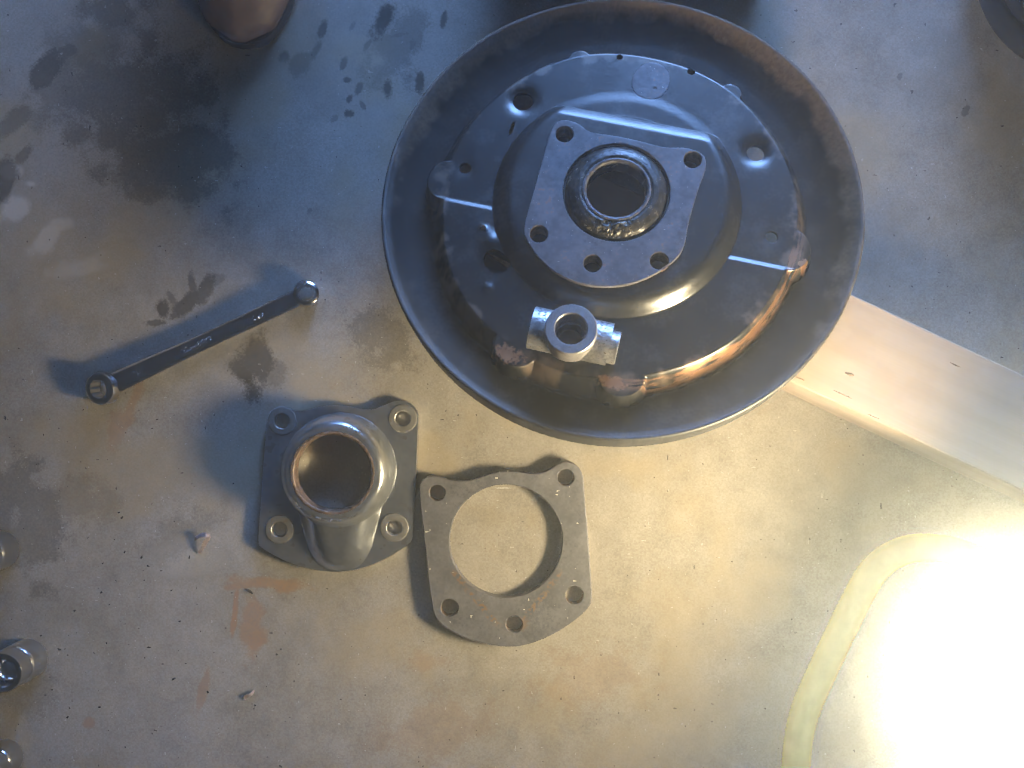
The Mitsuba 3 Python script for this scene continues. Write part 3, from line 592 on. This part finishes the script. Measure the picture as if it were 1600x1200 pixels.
# ------------------------------------------------------------------ the person standing beyond the top edge
def leather_fn(p, n, uv):
    a = fbm(p.x * 90, p.y * 90, p.z * 90, 4); return mix([.065, .046, .042], [.12, .085, .078], a)
scene['leather'] = two({'type': 'bumpmap', 'arbitrary': grain(500, 3), 'scale': .0004, 'bsdf': {'type': 'principled', 'base_color': proc(leather_fn), 'roughness': .55}})
def denim_fn(p, n, uv): return mix([.02, .024, .035], [.05, .058, .08], fbm(p.x * 60, p.y * 60, p.z * 60, 4))
scene['denim'] = two({'type': 'principled', 'base_color': proc(denim_fn), 'roughness': .9, 'specular': .1})
def build_person():
    k = thing('person', 'person in dark trousers standing at the top edge, one brown shoe toe in view', 'person')
    legs = []
    for tx, ty, hx, hy in ((-.200, .258, -.180, .43), (-.430, .330, -.410, .50)):
        d = np.array([hx - tx, hy - ty]); d /= np.linalg.norm(d); at = lambda s, z, o=0: (tx + d[0] * s - d[1] * o, ty + d[1] * s + d[0] * o, z)
        sp = lambda p, r: m3.Manifold.sphere(r, 40).translate(tuple(map(float, p)))
        front = m3.Manifold.batch_hull([sp(at(.015, .017, o), .0145) for o in (-.014, .014)] + [sp(at(.007, .0165), .0145), sp(at(.012, .0165, .008), .0145), sp(at(.012, .0165, -.008), .0145)] + [sp(at(.05, .022, o), .020) for o in (-.022, .022)] + [sp(at(.035, .026), .020), sp(at(.075, .036), .030), sp(at(.09, .024, .016), .024), sp(at(.09, .024, -.016), .024)])
        mid = m3.Manifold.batch_hull([sp(at(.075, .036), .030), sp(at(.09, .024, .016), .024), sp(at(.09, .024, -.016), .024), sp(at(.22, .045), .036)])
        heel = m3.Manifold.batch_hull([sp(at(.16, .05), .034), sp(at(.22, .045), .036), sp(at(.2, .10), .044)])
        m_ = (front + mid + heel).refine_to_length(.005).to_mesh(); shoe = trimesh.Trimesh(m_.vert_properties[:, :3], m_.tri_verts); trimesh.smoothing.filter_taubin(shoe, iterations=14)
        v = shoe.vertices.copy(); v[:, 2] = np.maximum(v[:, 2], .004); shoe.vertices = v
        obj('shoe', shoe, 'leather', k, True, label='rounded toe of a pinkish brown shoe' if tx < 0 else None)
        sole = plate_mesh(smooth_loop([at(-.008, 0, .014)[:2], at(.015, 0, .032)[:2], at(.08, 0, .043)[:2], at(.17, 0, .036)[:2], at(.25, 0, .028)[:2], at(.25, 0, -.028)[:2], at(.17, 0, -.036)[:2], at(.08, 0, -.043)[:2], at(.015, 0, -.032)[:2], at(-.008, 0, -.014)[:2]], 3), [], .0005, .012, .002)
        obj('sole', sole, 'rubber', k, 30)
        seam = spline([at(.040, .036, .028), at(.026, .041, .016), at(.019, .0415, 0), at(.026, .041, -.016), at(.040, .036, -.028)], 8); seam[:, 2] -= .0045
        obj('seam', tube(seam, .0017, 8), 'rubber', k, True)
        ank, knee, hip = at(.2, .10), (hx * .98, hy + .02, .46), (hx * .5 - .17, hy + .30, .62)
        legs += [(ank, .072, knee, .090), (knee, .09, hip, .115)]
    legs.append((legs[1][2], .10, legs[3][2], .10))
    obj('trousers', chain(legs, .02, 8), 'denim', k, True)
build_person()

# ------------------------------------------------------------------ unseen box added beyond the top edge for its shadow
def build_shade_box():
    k = thing('shade_box', 'unseen low black box added beyond the top edge to shade the floor', 'shade_box')
    def rounded(inset, q=22):
        return np.array(Polygon([(-8 + inset, 289 + inset), (190 - inset, 289 + inset), (190 - inset, 430 - inset), (-8 + inset, 430 - inset)]).buffer(-q).buffer(q, quad_segs=10).exterior.coords)[:-1][::-1]
    X = np.diag([MM, MM, MM, 1.0])
    obj('wall', plate_mesh(rounded(0), [rounded(4, 19)[::-1]], .5, 38, 1.2), 'black_plastic', k, 30, xf=X)
    obj('base', plate_mesh(rounded(3.5, 19), [], .4, 3, .5), 'black_plastic', k, 30, xf=X)
build_shade_box()

# ------------------------------------------------------------------ hose coil, top right corner
def build_hose():
    k = thing('hose_coil', 'coil of glossy black rubber hose in the top right corner', 'hose')
    t = np.linspace(0, 2 * np.pi * 4.6, 420); r = .052 + .006 * np.sin(t * .37)
    path = np.c_[.406 + r * np.cos(t), .300 + r * np.sin(t) * 1.15 + .004 * np.sin(t * .7), .010 + .014 * t / (2 * np.pi) + .003 * np.sin(t * 1.7)]
    obj('hose', tube(path, .0085, 14), 'rubber', k, True)
build_hose()

# ------------------------------------------------------------------ debris on the floor
def curl(name, label, x, y, rot, pts, w, mat):
    P = spline(pts, 8); nn = len(P); V, F = [], []
    g_ = np.gradient(P, axis=0); side = np.stack([-g_[:, 1], g_[:, 0], .35 * np.ones(nn) * np.linalg.norm(g_, axis=1)], 1); side /= np.linalg.norm(side, axis=1, keepdims=True)
    for q in range(nn):
        ww = w * (.55 + .45 * math.sin(math.pi * (q + .6) / nn)) * (1 + .25 * math.sin(q * 1.9))
        th = np.cross(side[q], g_[q]); th /= np.linalg.norm(th)
        V += [P[q] - side[q] * ww, P[q] + side[q] * ww, P[q] + side[q] * ww + th * .25, P[q] - side[q] * ww + th * .25]
    for q in range(nn - 1):
        for e in range(4): a, b = q * 4 + e, q * 4 + (e + 1) % 4; F += [[a, b, b + 4], [a, b + 4, a + 4]]
    F += [[0, 2, 1], [0, 3, 2], [(nn - 1) * 4, (nn - 1) * 4 + 1, (nn - 1) * 4 + 2], [(nn - 1) * 4, (nn - 1) * 4 + 2, (nn - 1) * 4 + 3]]
    m = trimesh.Trimesh(V, F, process=False)
    k = obj(name, m, mat, None, 40, xf=frame([x, y, .0006], [math.cos(rot), math.sin(rot), 0], [0, 0, 1]))
    labels[k] = {'label': label, 'category': 'shaving'}
def chip_fn(p, n, uv): return mix([.30, .24, .27], [.62, .54, .56], fbm(p.x * 500, p.y * 500, p.z * 500, 3))
scene['flake_coat'] = two({'type': 'principled', 'base_color': proc(chip_fn), 'roughness': .4, 'metallic': .3})
curl('paint_flake', 'curled pale flake on the floor left of the bearing retainer', -.2300, -.1195, .65, [(-8, -3, .6), (-3, -2, 2.5), (2, 0, 4), (7, 2, 5.5), (6, 5, 6), (0, 7, 3), (-4, 7, .8)], 1.7, 'flake_coat')
curl('paint_flake', 'tiny dark flake on the floor near the bottom edge', -.1965, -.2330, .6, [(-5, -1, .4), (-2, 1, 1.6), (1, 0, 2.2), (5, 1, .8)], 1.2, 'flake_coat')
curl('paint_flake', 'thin sliver at the lower left corner of the bearing retainer', -.1965, -.1555, -.5, [(-4, 0, .6), (-1, .5, 1.2), (3, 0, .8)], .9, 'bare_steel')
grit = []
for _ in range(75):
    x, y = rng.uniform(-.40, .36), rng.uniform(-.30, .30)
    if _ < 75: x, y = rng.gauss(-.29, .07), rng.gauss(-.20, .07)
    b = trimesh.creation.icosphere(0, 1.0); b.vertices = b.vertices * (1 + nrng.uniform(-.3, .3, (len(b.vertices), 1)))
    q = rng.uniform(.25, .75); b.apply_scale([q * rng.uniform(.8, 2.6), q, q * .7]); b.apply_transform(trimesh.transformations.rotation_matrix(rng.uniform(0, 6.3), [0, 0, 1])); b.apply_translation([x * 1000, y * 1000, q * .3]); grit.append(b)
kk = obj('grit', trimesh.util.concatenate(grit), 'dark_hollow', None, False, xf=np.diag([MM, MM, MM, 1.0]))
labels[kk] = {'label': 'fine dark grit scattered over the concrete', 'category': 'grit', 'kind': 'stuff'}

# ------------------------------------------------------------------ haze added in place of lens glare around the lamp
if HAZE > 0:
    scene['haze'] = {'type': 'cube', 'to_world': T().translate([0, 0, 1.0]).scale([7.0, 7.0, 2.0]), 'bsdf': {'type': 'null'}, 'interior': {'type': 'ref', 'id': 'haze_air'}}
    labels['haze'] = {'label': 'thin haze added to imitate lens glare around the work lamp', 'category': 'haze', 'kind': 'stuff'}
